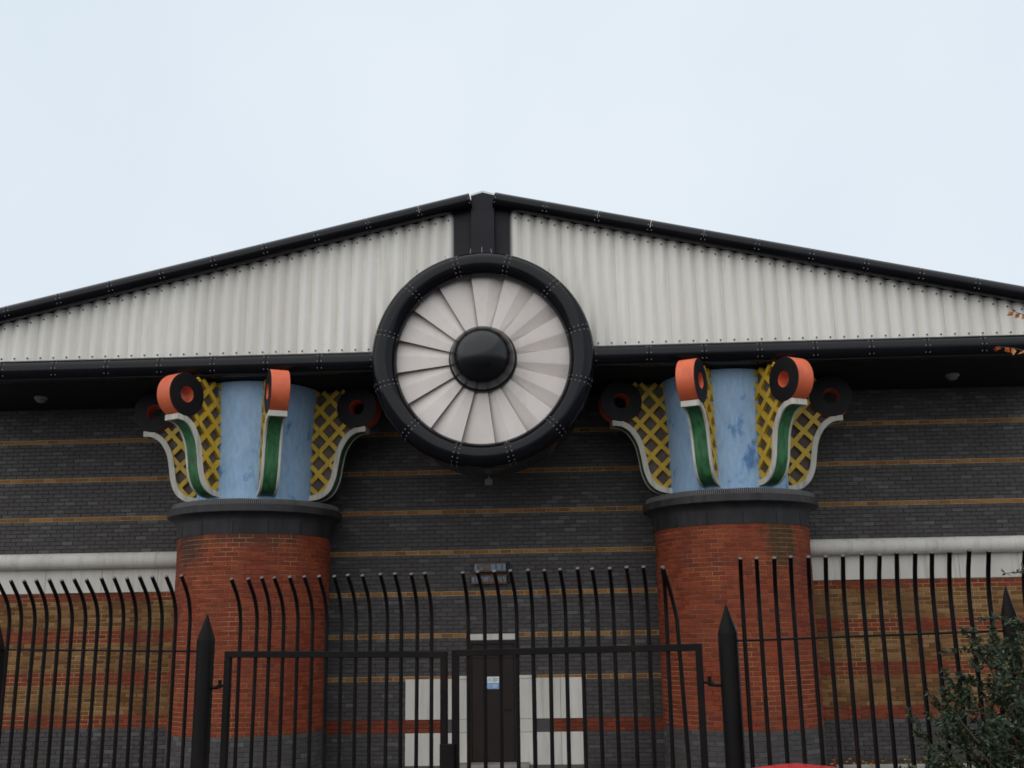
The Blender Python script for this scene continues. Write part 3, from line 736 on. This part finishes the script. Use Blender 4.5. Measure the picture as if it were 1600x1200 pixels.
b = MB(); b.add([(-0.52,0.75,1.435),(0.52,0.75,1.435),(0.72,1.3,0.97),(-0.72,1.3,0.97)], [(0,1,2,3)]); b.build('windscreen', 'carglass', t)
for s in (-1, 1):
    b = MB(); b.add([(s*0.5,-1.72,1.38),(s*0.55,-0.6,1.48),(s*0.52,0.75,1.435),(s*0.755,1.3,0.97),(s*0.775,-0.6,1.0),(s*0.755,-1.88,0.98)], [(0,1,4,5),(1,2,3,4)]); b.build('side_window', 'carglass', t)
    boxo('tail_light', *sorted((s*0.56, s*0.72)), -1.965, -1.88, 0.72, 0.92, 'carlamp', t, 0.02)
    boxo('headlight', *sorted((s*0.45, s*0.68)), 1.80, 1.93, 0.58, 0.72, 'lampglass', t, 0.03)
    boxo('mirror', *sorted((s*0.80, s*0.97)), 0.75, 0.87, 0.95, 1.07, 'carred', t, 0.03)
    for y in (-1.25, 1.2):
        b = MB(); n = 28
        def ring(r, x): return [(x, y+r*cos(2*pi*j/n), 0.30+r*sin(2*pi*j/n)) for j in range(n)]
        b.loft([ring(0.2,s*0.83), ring(0.29,s*0.83), ring(0.30,s*0.80), ring(0.30,s*0.64), ring(0.2,s*0.64)], True, (True, True)); wh = b.build('wheel', 'tyre', t, smooth=True)
        b = MB(); b.loft([ring(0.19,s*0.834), ring(0.06,s*0.845)], True, (False, True)); b.build('rim', 'rivet', wh, smooth=True)
boxo('number_plate', -0.26, 0.26, -1.99, -1.955, 0.60, 0.71, 'plate', t, 0.004)
boxo('bumper', -0.74, 0.74, -2.0, -1.9, 0.28, 0.52, 'carred', t, 0.04)

# ================================================================== shrub and sapling
def leaf(b, p, d, L, w):
    up = Vector((random.gauss(0,1), random.gauss(0,1), random.gauss(0,1)))
    sd = d.cross(up)
    if sd.length < 1e-3: return
    sd.normalize(); nn = sd.cross(d)*0.12*L
    b.add([p, p+d*L*0.45+sd*w+nn, p+d*L, p+d*L*0.45-sd*w+nn], [(0,1,2,3)])
def rv3(): return Vector((random.gauss(0,1), random.gauss(0,1), random.gauss(0,1))).normalized()
def shoot(lv, st, p, d, L, r, depth, up=0.25):
    n = max(5, int(L/0.07)); pts = [p.copy()]; q = p.copy(); dd = d.copy()
    for k in range(n):
        dd = (dd + rv3()*0.16 + Vector((0,0,up*0.08))).normalized(); q = q+dd*L/n; pts.append(q.copy())
        fr = k/n
        if depth > 0 and fr > 0.22 and random.random() < 0.75:
            nd = (dd+rv3()*0.85).normalized(); shoot(lv, st, q, nd, L*random.uniform(0.28,0.5), r*0.5, depth-1, up)
        if depth <= 1 and (fr > 0.2 or depth == 0):
            for _ in range(7 if depth == 0 else 3):
                ld = (dd*0.6+rv3()).normalized(); leaf(lv, q-dd*random.random()*L/n, ld, random.uniform(0.03,0.055), random.uniform(0.009,0.014))
    st.tube(pts[::2] if len(pts) > 6 else pts, [r*(1-0.8*i/max(1,len(pts[::2] if len(pts) > 6 else pts)-1)) for i in range(len(pts[::2] if len(pts) > 6 else pts))], 4, (False, False))
random.seed(11)
base = Vector((5.27, -13.95, 0))
t = thing('evergreen_shrub', 'dark green small-leaved shrub at the lower right, before the railing', 'shrub', base)
lv, st = MB(), MB()
for k in range(14):
    az = random.uniform(0, 2*pi); d = Vector((cos(az)*0.6, sin(az)*0.5, 1)).normalized()
    shoot(lv, st, Vector((random.gauss(0,0.1), random.gauss(0,0.1), 0)), d, random.uniform(1.3,1.9), 0.022, 0)
for k in range(900):
    v = rv3()*random.uniform(0.12,1)**0.4; p = Vector((v.x*1.32, v.y*0.9, 1.0+v.z*1.38))
    if p.z < 0.1: continue
    d = (Vector((v.x, v.y, v.z*0.8+0.35))+rv3()*0.5).normalized()
    shoot(lv, st, p, d, random.uniform(0.22,0.5), 0.006, 1)
st.build('stems', 'bark', t, smooth=True); lv.build('crown', 'leaf', t)
t = thing('sapling', 'thin sapling with orange autumn leaves at the right edge, behind the shrub', 'sapling', (5.23, -14.1, 0))
random.seed(5)
lv, st, au = MB(), MB(), MB()
st.tube([(0,0,0),(0.02,0.02,1.5),(-0.03,0.0,3.0),(0.05,0.03,4.6),(0.02,0,5.4)], [0.035,0.03,0.022,0.013,0.004], 6)
def twig(z, d, L, na, ng):
    p = Vector((0,0,z)); d = Vector(d).normalized(); pts = [p.copy()]
    for k in range(10):
        d = (d+rv3()*0.12).normalized(); p = p+d*L/10; pts.append(p.copy())
        if k > 2:
            for _ in range(ng): leaf(lv, p.copy(), (d*0.5+rv3()).normalized(), random.uniform(0.03,0.05), 0.009)
            for _ in range(na):
                if random.random() < 0.6: leaf(au, p.copy(), (Vector((0,0,-0.6))+rv3()).normalized(), random.uniform(0.04,0.06), 0.018)
    st.tube(pts, [0.011*(1-0.08*k) for k in range(len(pts))], 4)
twig(2.75, (-1,-0.1,0.12), 0.85, 0, 5); twig(2.9, (-0.9,0.1,-0.06), 0.62, 2, 5); twig(3.0, (-0.8,-0.2,0.35), 0.6, 1, 4)
for z in (3.4, 4.3, 4.6): twig(z, (-1, random.uniform(-0.4,0.4), 0.25), random.uniform(0.55,0.72), 3, 0)
for z in (2.4, 3.2, 3.7, 4.2, 4.8): twig(z, (1, random.uniform(-0.5,0.5), 0.4), 0.6, 2, 3)
st.build('trunk', 'bark', t, smooth=True); lv.build('green_leaves', 'leaf', t); au.build('orange_leaves', 'autumn', t)
# fallen leaves in the bed
b = MB()
for k in range(160):
    p = Vector((random.uniform(6.2,11), random.uniform(-1.9,-0.1), 0.056)); p.z = 0.006 if p.y < -1.63 else (0.124 if p.y < -1.5 else 0.056)
    leaf(b, p, Vector((random.gauss(0,1), random.gauss(0,1), 0.15)).normalized(), 0.07, 0.025)
o = b.build('fallen_leaves', 'autumn'); o['kind'] = 'stuff'; o['label'] = 'orange fallen leaves scattered along the wall foot'; o['category'] = 'leaves'
